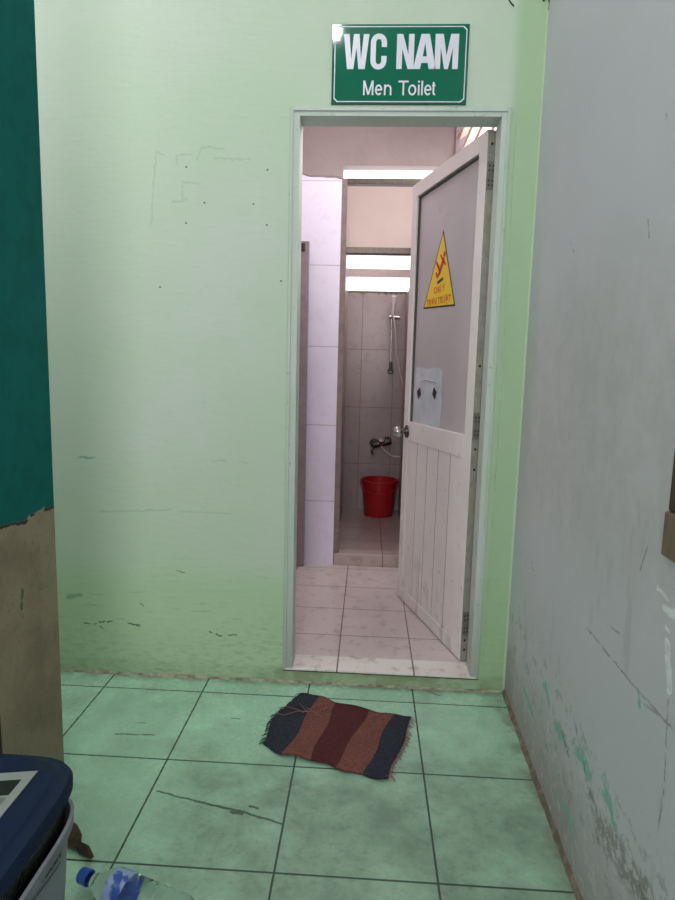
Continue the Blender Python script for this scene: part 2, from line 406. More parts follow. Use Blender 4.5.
# ------------------------------------------------------------------ door frame and threshold
mfr = N('greenish_white_aluminium', .45)
c = mfr.mix(mfr.ss(mfr.noise(3, 4), .35, .7), rgb(196, 206, 200), rgb(186, 204, 190))
c = mfr.mix(mfr.mth('MULTIPLY', mfr.ss(mfr.x, -.285, -.300), .6), c, rgb(160, 190, 156))
c = mfr.mix(mfr.mth('MULTIPLY', mfr.ss(mfr.x, .440, .452), .6), c, rgb(160, 190, 156))
c = mfr.mix(mfr.mth('MULTIPLY', mfr.ss(mfr.noise(40, 5, .7), .6, .7), .5), c, rgb(120, 132, 118))
c = mfr.mix(mfr.ss(mfr.z, .5, .05), c, mfr.mix(.5, c, rgb(150, 150, 138)))
mfr.col(c)
b = B()
IL, IR, IT = -.266, .425, 2.092
D0, D1 = -.008, .085
b.box((OL + .001, D0, SILL), (IL, D1, OT)); b.box((IR, D0, SILL), (OR_ - .001, D1, OT)); b.box((IL, D0, IT), (IR, D1, OT - .001))
b.box((OL + .001, D0 - .007, SILL), (OL + .014, D0 + .002, OT)); b.box((OR_ - .014, D0 - .007, SILL), (OR_ - .001, D0 + .002, OT)); b.box((OL + .0142, D0 - .007, OT - .014), (OR_ - .0142, D0 + .002, OT))
b.box((OL + .001, D1 + .0003, SILL), (IL - .012, .105, OT - .01))
struct(b.build('trim_1', mfr.m, bevel=.0015))
mth_ = mat_tiles('threshold_tiles', rgb(232, 227, 220), rgb(160, 140, 126), rgb(78, 58, 48), gx=(-.09, .3), rough=.35, gw=.006, dirtamt=.6)
struct(B().box((OL + .004, -.006, SILL - .009), (OR_ - .004, .108, SILL)).build('trim_2', mth_, bevel=.001))
struct(B().box((OL + .004, -.0035, SILL - .0145), (OR_ - .004, .05, SILL - .0092)).build('trim_9', plain('dark_brown_mortar', rgb(92, 72, 58), .9, .4)))
# plaster ridge left by the trowel beside the frame
mri = plain('pale_plaster_edge', rgb(196, 216, 186), .7, .25, bump=.3)
b = B(); rings = []
for i in range(70):
    z = .07 + 2.0 * i / 69; x = .470 + .008 * math.sin(z * 1.3) + random.uniform(-.0012, .0012); r = .0022 + random.uniform(-.0008, .001)
    rings.append([(x - r, .001, z), (x, -r, z), (x + r, .001, z)])
b.loft(rings); struct(b.build('trim_3', mri))

# ------------------------------------------------------------------ bathroom structure
BY = 2.55
PINK = rgb(178, 164, 163)
mbf = mat_tiles('bathroom_floor_tiles', rgb(208, 196, 193), rgb(150, 130, 122), rgb(84, 62, 56), gx=(-.09, .3), gy=(.31, .3), rough=.3, gw=.005, dirtamt=.45)
struct(B().box((-1.2, .11, -.12), (.80, 1.30, .06)).build('floor_bathroom', mbf))
msf = mat_tiles('shower_floor_tiles', rgb(180, 164, 158), rgb(126, 106, 98), rgb(92, 70, 62), gx=(.113, .3), gy=(1.68, .3), rough=.3, gw=.005)
struct(B().box((-.18, 1.30, -.12), (.30, BY, .105)).build('floor_shower', msf))
b = B().box((-.18, 1.265, .06), (.30, 1.36, .134))
struct(b.build('trim_4', msf, bevel=.004))
mpl = mat_tiles('lavender_white_tiles', rgb(236, 230, 248), rgb(212, 204, 214), rgb(170, 158, 164), gz=(.0, .45), rough=.25, gw=.004, dirtamt=.25)
pil = B()
top = [(-.62, 2.262), (-.40, 2.285), (-.36, 2.272), (-.30, 2.272), (-.25, 2.268), (-.22, 2.270), (-.19, 2.262), (-.182, 2.26)]
pil.prism([(-.62, .03)] + top + [(-.182, .03)], lambda x, y, t: (x, t, y), 1.262, 1.36)
struct(pil.build('wall_partition', mpl))
mcap = plain('crumbled_cement', rgb(126, 112, 106), .9, .4, bump=.6)
b = B(); rings = []
for i, (x, z) in enumerate(top): rings.append([(x, 1.266, z), (x, 1.259, z + .002), (x, 1.262, z + .005 + random.uniform(0, .006)), (x, 1.35, z + .005), (x, 1.35, z)])
b.loft(rings); struct(b.build('trim_5', mcap))
mst = mat_tiles('mauve_shower_tiles', rgb(168, 151, 150), rgb(142, 124, 123), rgb(120, 102, 100), gx=(-.065, .25), gz=(.03, .45), rough=.28, gw=.005, dirtamt=.5)
mst2 = mat_tiles('mauve_side_tiles', rgb(168, 151, 150), rgb(142, 124, 123), rgb(120, 102, 100), gy=(1.36, .25), gz=(.03, .45), rough=.28, gw=.005, dirtamt=.5)
struct(B().box((-.26, 1.36, .03), (-.182, BY, 2.24)).build('wall_shower_left', mst2))
struct(B().box((.262, 1.36, .03), (.32, BY, 1.80)).build('wall_shower_right', mst2))
Z1, Z2, Z3, Z4 = 1.822, 2.096, 2.635, 2.742
struct(B().box((-.26, BY, .03), (.32, BY + .02, Z1)).build('wall_shower_back', mst))
mmv = mat_plaster('mauve_plaster', PINK, .85, .5)
b = B()
b.box((-1.3, BY, Z4), (.80, BY + .12, CEIL)); b.box((-1.3, BY, .0), (-.30, BY + .12, Z4)); b.box((.60, BY, .0), (.80, BY + .12, Z4)); b.box((-.30, BY + .021, .0), (.60, BY + .12, Z1 - .002))
b.box((-.30, BY, Z1), (-.243, BY + .12, Z4)); b.box((.33, BY, .0), (.60, BY + .021, Z1))
struct(b.build('wall_bathroom_back', mmv))
mpk = N('pink_translucent_sheet', .5); mpk.col(mpk.mix(mpk.ss(mpk.noise(4, 4), .35, .7), rgb(214, 200, 195), rgb(204, 188, 182)))
tr = mpk.t.nodes.new('ShaderNodeBsdfTranslucent'); tr.inputs[0].default_value = rgb(206, 192, 187)
mx_ = mpk.t.nodes.new('ShaderNodeMixShader'); mx_.inputs[0].default_value = .6
mpk.t.links.new(mpk.bsdf.outputs[0], mx_.inputs[1]); mpk.t.links.new(tr.outputs[0], mx_.inputs[2]); mpk.t.links.new(mx_.outputs[0], mpk.t.nodes['Material Output'].inputs[0])
struct(B().box((-.243, BY + .05, Z2), (.60, BY + .053, Z3)).build('wall_infill', mpk.m))
struct(B().box((-.243, BY + .02, 1.935), (.60, BY + .06, 1.993)).build('trim_6', plain('mauve_concrete_slat', rgb(196, 174, 172), .7)))
b = B(); rings = []
for i in range(34):
    x = -.225 + .49 * i / 33; rings.append([(x, BY - .002, Z1 - .012 - random.uniform(0, .012) * (random.random() < .5)), (x, BY - .002, Z1 + .002), (x, BY + .02, Z1 + .002), (x, BY + .02, Z1 - .01)])
b.loft(rings); struct(b.build('trim_7', mcap))
struct(B().box((-1.32, .11, 0), (-1.2, BY + .12, CEIL)).build('wall_bathroom_left', mmv))
XR = .585
b = B()
WY0, WY1, WZ0, WZ1 = .40, 2.53, 2.30, 3.16
b.box((XR, .11, 0), (XR + .12, WY0, CEIL)); b.box((XR, WY1, 0), (XR + .12, BY, CEIL)); b.box((XR, WY0, 0), (XR + .12, WY1, WZ0)); b.box((XR, WY0, WZ1), (XR + .12, WY1, CEIL))
struct(b.build('wall_bathroom_right', mmv))
struct(B().box((-1.32, .11, CEIL), (XR + .12, BY + .12, CEIL + .12)).build('ceiling_bathroom', mmv))
mlv = plain('pale_concrete_louvre', rgb(232, 212, 200), .8)
b = B()
for k in range(6):
    z = WZ0 + .07 + k * .145
    m = Matrix.Translation((XR + .06, 0, z)) @ Matrix.Rotation(math.radians(-35), 4, 'Y')
    b.box((-.05, WY0, -.008), (.05, WY1, .008), m)
struct(b.build('window_1', mlv))
# aluminium shower screen frame: post and two bars
mal = plain('brushed_aluminium', rgb(112, 106, 97), .35, .25, metal=.7, scale=60)
mpost = plain('dull_mauve_metal', rgb(138, 122, 117), .5, .25, metal=.15)
fr = thing('shower_screen_frame', (-.17, 1.285, .134), 'aluminium shower screen frame with post beside lavender tiled pillar', 'screen frame')
B().box((-.182, 1.268, .134), (-.150, 1.30, 2.267)).build('post', mpost, fr, bevel=.002, world_space=True)
for z0, z1 in ((2.238, 2.267), (1.868, 1.902)):
    B().box((-.150, 1.265, z0), (.262, 1.315, z1)).build('rail', mal, fr, bevel=.002, world_space=True)
B().box((.23, 1.268, .134), (.262, 1.30, 2.237)).build('post', mpost, fr, bevel=.002, world_space=True)
# grey cubicle partition left of the pillar
mcu = plain('grey_partition_board', rgb(150, 136, 140), .5, .2)
pt = ony(307.5, 241, 1.215)
pan = thing('cubicle_partition', (-.45, 1.23, .06), 'grey cubicle partition board standing against the lavender tiled pillar', 'partition')
B().box((-.60, 1.215, .062), (-.352, 1.245, pt.z)).build('panel', mcu, pan, bevel=.002, world_space=True)
pl_ = ony(303.5, 247, 1.215)
B().box((pl_.x - .012, 1.203, pl_.z - .022), (pl_.x + .010, 1.2145, pl_.z + .02)).build('latch', plain('dark_latch_metal', rgb(52, 46, 46), .5), pan, bevel=.002, world_space=True)

# ------------------------------------------------------------------ the door leaf, hung on the right jamb and standing open inwards
ANG = math.atan2(.690, -.221); HX, HY, DZ, DH, DW = .402, .117, .066, 2.098, .7245
door = bpy.data.objects.new('door_1', None); COL.objects.link(door); door.location = (HX, HY, 0); door.rotation_euler = (0, 0, ANG); struct(door)
WM['door_1'] = Matrix.Translation((HX, HY, 0)) @ Matrix.Rotation(ANG, 4, 'Z')
mpv = N('white_painted_aluminium', .4)
c = mpv.mix(mpv.ss(mpv.noise(3, 4), .35, .7), rgb(232, 228, 226), rgb(224, 220, 219))
c = mpv.mix(mpv.mth('MULTIPLY', mpv.ss(mpv.noise(24, 6, .7), .58, .7), .45), c, rgb(160, 150, 144))
c = mpv.mix(mpv.mth('MULTIPLY', mpv.mth('MULTIPLY', mpv.ss(mpv.z, .6, .1), mpv.ss(mpv.noise(18, 5, .6, (1, 1, .3)), .5, .7)), .5), c, rgb(150, 138, 128))
mpv.col(c); mpv = mpv.m
T = -.042
SW = .062
B().box((0, T, DZ), (SW, 0, DH)).build('hinge_stile', mpv, door, bevel=.002)
B().box((-.0014, T + .0005, DZ + .001), (-.0001, -.0015, DH - .001)).build('shaded_edge', plain('olive_grey_edge_shade', rgb(164, 164, 152), .5, .25), door)  # added skin on the hinge edge, shade painted into its darker tone
B().box((DW - .06, T, DZ), (DW, 0, DH)).build('lock_stile', mpv, door, bevel=.002)
B().box((SW, T, 2.035), (DW - .06, 0, DH)).build('top_rail', mpv, door, bevel=.002)
B().box((SW, T, .885), (DW - .06, 0, .978)).build('mid_rail', mpv, door, bevel=.002)
B().box((SW, T, DZ), (DW - .06, 0, .125)).build('bottom_rail', mpv, door, bevel=.002)
b = B(); x = SW; npl = 5; wpl = (DW - .06 - SW) / npl
for k in range(npl):
    b.box((x + .0026, -.0040, .125), (x + wpl - .0026, -.0030, .885)); x += wpl
b.build('plank_panel', mpv, door)
B().box((SW, T + .008, .125), (DW - .06, -.0042, .885)).build('backing_board', plain('dark_groove_backing', rgb(40, 36, 33), .9, .2), door)  # very dark, shows as dark lines between the planks
mgl = N('frosted_grey_glass', .35)
mgl.col(mgl.mix(mgl.ss(mgl.noise(2, 3), .3, .7), rgb(214, 209, 212), rgb(204, 200, 203))); mgl.set(Specular_IOR_Level=.5)
tr = mgl.t.nodes.new('ShaderNodeBsdfTranslucent'); tr.inputs[0].default_value = rgb(200, 194, 198)
mx_ = mgl.t.nodes.new('ShaderNodeMixShader'); mx_.inputs[0].default_value = .25
out = mgl.t.nodes['Material Output']
mgl.t.links.new(mgl.bsdf.outputs[0], mx_.inputs[1]); mgl.t.links.new(tr.outputs[0], mx_.inputs[2]); mgl.t.links.new(mx_.outputs[0], out.inputs[0])
B().box((SW - .004, -.024, .974), (DW - .056, -.018, 2.039)).build('glass_pane', mgl.m, door)
mgk = plain('dark_rubber_gasket', rgb(84, 80, 80), .7)
b = B()
b.box((SW, -.018, 2.027), (DW - .06, -.008, 2.0345)); b.box((DW - .067, -.018, .979), (DW - .0605, -.008, 2.027))
b.build('gasket', mgk, door)
# knob on the free side
mch = plain('polished_steel', rgb(196, 192, 190), .22, .1, metal=1)
mdk = plain('dark_steel', rgb(92, 86, 86), .35, .2, metal=.9)
kn = B().lathe([(.0, .074), (.014, .073), (.024, .066), (.0275, .054), (.025, .042), (.015, .034), (.011, .028), (.011, .004), (0, .004)], (.676, 0, .928), (0, 1, 0)).build('knob', mch, door, smooth=True)
B().lathe([(.0, .009), (.018, .009), (.030, .005), (.032, .0), (0, 0)], (.676, 0, .928), (0, 1, 0)).build('rosette', mdk, kn, smooth=True)
B().lathe([(.0, .06), (.02, .057), (.027, .045), (.02, .032), (.011, .026), (.011, 0), (0, 0)], (.676, T, .928), (0, -1, 0)).build('knob', mch, door, smooth=True)
mhole = plain('dark_screw_hole', rgb(38, 34, 32), .7)
mzn = plain('zinc_hinge_plate', rgb(150, 150, 142), .45, .2, metal=.5)
for hz in (1.94, 1.02, .22):
    h = B().box((-.003, T + .004, hz - .05), (-.0015, -.004, hz + .05)).build('hinge', mzn, door)
    b = B()
    for dz in (-.034, -.018, .018, .034):
        for yy in (-.012, -.026):
            b.lathe([(0, .0008), (.0032, .0008), (.0032, 0), (0, 0)], (-.003, yy, hz + dz), (-1, 0, 0), 10)
    b.build('screw_hole', mhole, h)
    B().tube([(-.006, T - .004, hz - .055), (-.006, T - .004, hz + .055)], .006, 10).build('hinge_pin', mzn, h, smooth=True)
b = B()
for z in (.11, .15, .85, .93, 1.25, 2.05):
    b.lathe([(0, .0012), (.005, .0012), (.005, 0), (0, 0)], (-.0014, -.018, z), (-1, 0, 0), 10)
b.build('screw_hole', mhole, door)
# small paper remnants on the glass
mpap = plain('old_paper_scrap', rgb(206, 200, 200), .7)
for s, z, w_, h_ in ((.440, 1.925, .02, .03), (.378, 1.880, .055, .020), (.37, 1.47, .008, .014)):
    B().box((s - w_ / 2, -.018, z - h_ / 2), (s + w_ / 2, -.0172, z + h_ / 2)).build('paper_scrap', mpap, door)

# warning sticker on the glass
DM = WM['door_1']
def on_door(name, label, cat, s, z): 
    o = thing(name, tuple(DM @ Vector((s, -.0175, z))), label, cat, ANG); return o
SX, SZ = .404, 1.502
stk = on_door('warning_sticker', 'yellow triangular slip warning sticker on the open white door', 'sticker', SX, SZ)
myl = plain('yellow_vinyl', rgb(242, 206, 30), .4, .06); mbk = plain('black_print', rgb(30, 26, 22), .5); mrd = plain('red_print', rgb(190, 36, 24), .5); mor = plain('orange_print', rgb(206, 112, 24), .5)
TRI = [(.172, .010), (-.166, -.006), (-.014, .328)]
def inset(t, k):
    cx = sum(p[0] for p in t) / 3; cz = sum(p[1] for p in t) / 3
    return [(cx + (p[0] - cx) * k, cz + (p[1] - cz) * k) for p in t]
fl = lambda x, y, t: (x, t, y)
B().prism(TRI, fl, -.0004, .0004).build('border', mbk, stk)
B().prism(inset(TRI, .93), fl, .0004, .0008).build('sheet', myl, stk)
cx, cz = 0, 0
b = B()
def cap2(p, q, r):
    k_ = 1.12; p, q = Vector((cx + (p[0] - cx) * k_, cz + (p[1] - cz) * k_)), Vector((cx + (q[0] - cx) * k_, cz + (q[1] - cz) * k_)); r *= 1.15; d = (q - p); L = d.length or 1e-6; d /= L; a0 = math.atan2(d.y, d.x)
    pts = [(q.x + r * math.cos(a0 + a), q.y + r * math.sin(a0 + a)) for a in [math.radians(k) for k in range(-90, 91, 30)]]
    pts += [(p.x + r * math.cos(a0 + a), p.y + r * math.sin(a0 + a)) for a in [math.radians(k) for k in range(90, 271, 30)]]
    b.prism(pts, fl, .0008, .0012)
# slipping man (viewer's right is -x)
cx, cz = -.006, .166
cap2((cx - .030, cz + .050), (cx - .030, cz + .0505), .011)
cap2((cx - .022, cz + .030), (cx + .008, cz - .010), .010)
cap2((cx + .008, cz - .010), (cx + .026, cz + .014), .0065); cap2((cx + .026, cz + .014), (cx + .042, cz + .030), .0055)
cap2((cx + .006, cz - .012), (cx + .030, cz - .026), .0065); cap2((cx + .030, cz - .026), (cx + .040, cz - .012), .0055)
cap2((cx - .020, cz + .030), (cx - .040, cz + .012), .005); cap2((cx - .022, cz + .026), (cx + .004, cz + .050), .005)
b.build('slipping_figure', mrd, stk)
b = B(); cap2((cx - .022, cz - .040), (cx + .022, cz - .050), .006); b.build('floor_mark', mbk, stk)
def door_text(s, size, x, z, mat, off=.0006, xs=1.0, name='lettering'):
    t = text(s, size, .0005, xs, off)
    for v in t.b.verts: v.co = Vector((x - v.co.x, .0011 + v.co.z, z + v.co.y))
    return t.build(name, mat, stk)
door_text('CHÚ Ý', .037, .002, .068, mor, .0010, 1.0); door_text('TRƠN TRƯỢT', .041, .006, .018, mor, .0010, .98)
# white plastic sheet taped on the glass
msh = N('white_plastic_sheet', .3); msh.col(msh.mix(msh.ss(msh.noise(8, 4), .35, .7), rgb(196, 206, 212), rgb(180, 192, 198))); msh.bump(msh.noise(10, 4), .5, .01)
sh = on_door('plastic_sheet', 'white plastic sheet taped low on the door glass with dark squares', 'sheet', .47, .98)
b = B(); rings = []
for i in range(13):
    s = .165 - .305 * i / 12 ; tz = .262 - .006 * (i / 12) + .004 * math.sin(i * .9); sag = .0030 + .0016 * math.sin(i * 1.3)
    rings.append([(s, .0006, .001), (s, sag, .10), (s, sag * 1.2, .19), (s, .0008, tz), (s, .0002, tz), (s, .0002, .001)])
b.loft(rings); b.build('sheet', msh.m, sh, smooth=True)
for s, z in ((.105, .142), (-.075, .150)):
    b = B(); w_ = .026; k = 1 if s > 0 else -1
    b.prism([(s - w_ * .9, z - .004 * k), (s - .008 * k, z + w_ * 1.0), (s + w_ * .9, z + .006 * k), (s + .006 * k, z - w_ * 1.1)], fl, .0052, .0062)
    b.build('tape_patch', mbk, sh)
b = B().tube([(.09, .005, .196), (.04, .0062, .206), (-.02, .0062, .204), (-.09, .005, .198)], [.001, .0026, .0026, .001], 8); b.build('crease', msh.m, sh, smooth=True)

# ------------------------------------------------------------------ sign over the door
S0 = Vector((-.160, 0, 2.131)); SWd, SHt = .461, .253
sg = thing('toilet_sign', (S0.x + SWd / 2, 0, S0.z), 'green rectangular toilet sign with white lettering above the door', 'sign')
mg = plain('glossy_green_acrylic', rgb(8, 104, 78), .06, .03, Specular_IOR_Level=.25)
mwh = plain('white_print', rgb(222, 226, 234), .3, .02)
sp_ = lambda px, py: (S0.x + (px - 52) / 575 * SWd, S0.z + (401 - py) / 338 * SHt)
B().box((S0.x, -.008, S0.z), (S0.x + SWd, -.0005, S0.z + SHt)).build('board', mg, sg, bevel=.0008, world_space=True)
fz = lambda x, y, t: (x, t, y)
def ring_poly(outer, inner, b):
    n = len(outer)
    for i in range(n):
        j = (i + 1) % n
        b.prism([outer[i], outer[j], inner[j], inner[i]], fz, -.0092, -.0080)
def cham(x0, y0, x1, y1, c): return [sp_(*p) for p in [(x0 + c, y0), (x1 - c, y0), (x1, y0 + c), (x1, y1 - c), (x1 - c, y1), (x0 + c, y1), (x0, y1 - c), (x0, y0 + c)]]
b = B(); ring_poly(cham(62, 72, 618, 393, 14), cham(66, 76, 614, 389, 13), b); b.build('border_line', mwh, sg, world_space=True)
def letter(polys):
    b = B()
    for p in polys: b.prism([sp_(q[0] + 2.5, q[1] + 1) for q in p], fz, -.0094, -.0080)
    b.build('letter', mwh, sg, world_space=True)
TOP_, BOT = 104, 251
def poly_letter(x0, x1, *polys): letter([[(x0 + f * (x1 - x0), y) for f, y in p] for p in polys])
def Wl(x0, x1): poly_letter(x0, x1, [(0, TOP_), (.22, TOP_), (.31, 212), (.39, TOP_), (.61, TOP_), (.69, 212), (.78, TOP_), (1, TOP_), (.85, BOT), (.60, BOT), (.5, 160), (.40, BOT), (.15, BOT)])
def Nl(x0, x1): poly_letter(x0, x1, [(0, TOP_), (.34, TOP_), (.68, 190), (.68, TOP_), (1, TOP_), (1, BOT), (.66, BOT), (.32, 165), (.32, BOT), (0, BOT)])
def Al(x0, x1):
    q = [(.32, TOP_), (.5, TOP_), (.5, 140), (.41, 198), (.5, 198), (.5, 225), (.36, 225), (.31, BOT), (0, BOT)]
    poly_letter(x0, x1, q, [(1 - f, y) for f, y in q])
def Ml(x0, x1): poly_letter(x0, x1, [(0, TOP_), (.34, TOP_), (.5, 195), (.66, TOP_), (1, TOP_), (1, BOT), (.76, BOT), (.76, 160), (.58, BOT), (.42, BOT), (.24, 160), (.24, BOT), (0, BOT)])
def Cl(x0, x1):
    xm = (x0 + x1) / 2; rx = (x1 - x0) / 2; t = 22
    pts_o, pts_i = [], []
    def arc(rx, ry, yc_t, yc_b):
        o = []
        for k in range(0, 181, 15): a_ = math.radians(k); o.append((xm + rx * math.cos(a_), yc_t - ry * math.sin(a_)))
        for k in range(180, 361, 15): a_ = math.radians(k); o.append((xm + rx * math.cos(a_), yc_b - ry * math.sin(a_)))
        return o
    o = [(x1, 158)] + arc(rx, 38, TOP_ + 36, BOT - 36) + [(x1, 196)]
    i = [(x1 - t, 158)] + arc(rx - t, 16, TOP_ + 36, BOT - 36) + [(x1 - t, 196)]
    letter([[o[k], o[k + 1], i[k + 1], i[k]] for k in range(len(o) - 1)])
Wl(98, 206); Cl(213, 281); Nl(323, 396); Al(394, 490); Ml(484, 582)
def ribbon(b, pts, w, z):
    L, R = [], []
    for i, p in enumerate(pts):
        p = Vector(p); d = (Vector(pts[min(i + 1, len(pts) - 1)]) - Vector(pts[max(i - 1, 0)])).normalized(); q = Vector((-d.y, d.x)) * w / 2
        L.append(p + q); R.append(p - q)
    for i in range(len(pts) - 1):
        b.prism([sp_(*L[i]), sp_(*L[i + 1]), sp_(*R[i + 1]), sp_(*R[i])], fz, -.0090 - z, -.0080)
def arc_pts(cx, cy, rx, ry, a0, a1, n=14): return [(cx + rx * math.cos(math.radians(a0 + (a1 - a0) * k / n)), cy - ry * math.sin(math.radians(a0 + (a1 - a0) * k / n))) for k in range(n + 1)]
def small(*strokes):
    b = B()
    for k, p in enumerate(strokes): ribbon(b, [(q[0] + 5.5, q[1] + 1) for q in p], 7.0, .00012 * k)
    b.build('letter', mwh, sg, world_space=True)
def low_e(x0, x1):
    xm, rx = (x0 + x1) / 2, (x1 - x0) / 2 - 3.6
    small([(x0 + 5, 339), (x1 - 3, 339)], arc_pts(xm, 339.5, rx, 19.5, 0, 318, 20))
small([(186, 362), (186, 300)], [(223, 362), (223, 300)], [(187, 301), (204.5, 360)], [(222, 301), (204.5, 360)])
low_e(233, 264)
small([(275, 362), (275, 317)], arc_pts(287.5, 336, 12.5, 15.5, 180, 0, 12) + [(300, 362)])
small([(332, 303.6), (375, 303.6)], [(353.5, 304), (353.5, 362)])
small(arc_pts(391.5, 339.5, 13.5, 19.5, 0, 360, 24))
small([(419, 362), (419, 317)], [(419, 308), (419, 300)])
small([(433, 362), (433, 300)])
low_e(442, 473)
small([(481, 306), (481, 352), (483, 357), (489, 358.5)], [(475, 320), (489, 320)])

# cable ends poking out at the top of the wall
mcb = plain('black_cable_sheath', rgb(34, 34, 32), .6)
w = lambda u, v, d=-.004: ony(u, v, d)
tag(B().tube([w(484, -14), w(500, -3), w(508, -2), (w(511, 3)), w(514, 6)], .0022, 8).build('cable', mcb, smooth=True), 'thin black cable end dangling at top edge of green wall', 'cable')
tag(B().tube([w(538, -6), w(544, 1), w(548, -3), (w(549.5, 3)), w(549, 10)], .0022, 8).build('cable', mcb, smooth=True), 'black cable tail in the corner where green and grey walls meet', 'cable')

# ------------------------------------------------------------------ rug
topE = [(300.3, 696.8), (318, 699), (337, 704.5), (370, 712), (393, 718), (412, 721)]
botE = [(262, 746), (284, 757), (310, 762), (334.5, 770), (364, 777), (388, 782)]
mnav = N('navy_cloth', .95); mnav.col(mnav.mix(mnav.ss(mnav.noise(120, 4, .7), .35, .65), rgb(40, 46, 58), rgb(26, 30, 40))); mnav.bump(mnav.noise(220, 3), .8, .004)
mrus = N('rust_cloth', .95); mrus.col(mrus.mix(mrus.ss(mrus.noise(120, 4, .7), .35, .65), rgb(124, 74, 64), rgb(96, 56, 50))); mrus.bump(mrus.noise(220, 3), .8, .004)
mred = N('maroon_cloth', .95); mred.col(mred.mix(mred.ss(mred.noise(120, 4, .7), .35, .65), rgb(86, 28, 32), rgb(64, 20, 25))); mred.bump(mred.noise(220, 3), .8, .004)
rugc = onz(338, 738)
rug = thing('doormat', (rugc.x, rugc.y, 0), 'striped navy, rust and maroon cloth mat with frayed ends on the floor', 'mat')
rb = B(); vs = {}
NS, NR = 6, 20
tops = [onz(*p) for p in topE]; bots = [onz(*p) for p in botE]
leftX = [0, .022, .004, -.014, 0]
def rug_pt(u, v):
    i = min(int(u), 4); f = u - i
    p = (tops[i].lerp(tops[i + 1], f)).lerp(bots[i].lerp(bots[i + 1], f), v)
    p.x += .006 * math.sin(v * 9 + u * 2) - (.022 * math.sin(v * math.pi) if u < 1 else 0) * (1 - min(u, 1)); p.y += .005 * math.sin(u * 5 + 1)
    p.z = .004 + .004 * (.5 + .5 * math.sin(u * 3.1 + v * 4)) + .003 * math.sin(v * 11 + u * 1.7) + random.uniform(0, .0012)
    p.z = max(p.z, .0015)
    return p
NU = 5 * NS
for i in range(NU + 1):
    for j in range(NR + 1): vs[i, j] = rb.b.verts.new(rug_pt(i / NS, j / NR))
for i in range(NU):
    for j in range(NR):
        f = rb.b.faces.new((vs[i, j], vs[i, j + 1], vs[i + 1, j + 1], vs[i + 1, j])); s = i // NS
        f.material_index = [0, 1, 2, 1, 0][s]
ro = rb.build('woven_mat', [mnav.m, mrus.m, mred.m], rug, recalc=False, world_space=True)
for p in ro.data.polygons: p.use_smooth = True
mdf = ro.modifiers.new('thickness', 'SOLIDIFY'); mdf.thickness = .006; mdf.offset = 1
mthd = plain('pale_pink_thread', rgb(150, 104, 100), .95, .3, scale=80)
for u, sgn, cnt in ((0, -1, 34), (5, 1, 44)):
    b = B()
    for k in range(cnt):
        v = (k + random.random() * .6) / cnt; p = rug_pt(u, min(v, 1)); L = random.uniform(.006, .022); a = random.uniform(-.6, .5)
        d = Vector((sgn * math.cos(a), math.sin(a) - .25, 0)) * L
        b.tube([p + Vector((-sgn * .006, 0, .004)), p + d * .5 + Vector((0, 0, .003)), p + d + Vector((0, random.uniform(-.004, .004), 0)) - Vector((0, 0, p.z - .0025))], [.0016, .0014, .001], 5)
    b.build('fringe', mthd if sgn > 0 else mnav.m, rug, world_space=True)
b = B()
for pts in ([(278, 713), (286, 711), (296, 714), (304, 717)], [(276, 718), (284, 720), (297, 716), (308, 716)], [(302, 718), (312, 712), (322, 708)], [(304, 716), (316, 717), (328, 712)], [(300, 708), (306, 716), (312, 722), (318, 716)], [(306, 712), (322, 722), (330, 718)]):
    q = [onz(*p) + Vector((0, 0, .0185)) for p in pts]; b.tube(q, .0009, 6)
b.build('loose_thread', mthd, rug, world_space=True)

# ------------------------------------------------------------------ waste bin in the near left corner
def sup(cx, cy, a, c, z, n=5.6, k=80):
    o = []
    for i in range(k):
        t_ = 2 * math.pi * i / k; co, si = math.cos(t_), math.sin(t_)
        o.append(Vector((cx + a * math.copysign(abs(co) ** (2 / n), co), cy + c * math.copysign(abs(si) ** (2 / n), si), z)))
    return o
BX, BYY = -.690, -1.466
binn = thing('waste_bin', (BX, BYY, 0), 'pale plastic waste bin with blue lid in the near left corner', 'bin')
mbb = N('pale_grey_plastic', .45); mbb.col(mbb.mix(mbb.ss(mbb.noise(9, 5), .4, .7), rgb(126, 130, 140), rgb(104, 110, 114)))
mbl = plain('navy_blue_plastic', rgb(14, 34, 60), .6, .15, scale=12, Specular_IOR_Level=.2)
A_, C_ = .198, .252
b = B()
b.loft([sup(BX, BYY, A_ * .80, C_ * .82, .001), sup(BX, BYY, A_ * .84, C_ * .86, .02), sup(BX, BYY, A_ * .955, C_ * .965, .408), sup(BX, BYY, A_ * .995, C_ * .99, .410), sup(BX, BYY, A_ * 1.0, C_ * .995, .430),
        sup(BX, BYY, A_ * .975, C_ * .975, .433), sup(BX, BYY, A_ * .94, C_ * .945, .41), sup(BX, BYY, A_ * .78, C_ * .80, .015)])
b.build('body', mbb.m, binn, smooth=True, world_space=True)
mbag = N('black_bin_bag', .3); mbag.col(rgb(26, 26, 28)); mbag.bump(mbag.noise(26, 5), .9, .02)
b = B(); rr = []
for sc, z in ((.90, .40), (.925, .43), (.93, .455), (.90, .468), (.8, .47)):
    q = sup(BX, BYY, A_ * sc, C_ * sc, z)
    for p in q: p.z += random.uniform(-.004, .004)
    rr.append(q)
b.loft(rr); b.build('bin_bag', mbag.m, binn, world_space=True)
b = B(); LX, LY = BX - .004, BYY + .006
b.loft([sup(LX, LY, A_ * .955, C_ * .97, .474), sup(LX, LY, A_ * .998, C_ * 1.002, .472), sup(LX, LY, A_ * 1.0, C_ * 1.004, .488), sup(LX, LY, A_ * .975, C_ * .985, .497), sup(LX, LY, A_ * .90, C_ * .93, .501), sup(LX, LY, A_ * .87, C_ * .90, .508), sup(LX, LY, A_ * .5, C_ * .55, .510)])
lid = b.build('lid', mbl, binn, smooth=True, world_space=True)
LZ = .5105
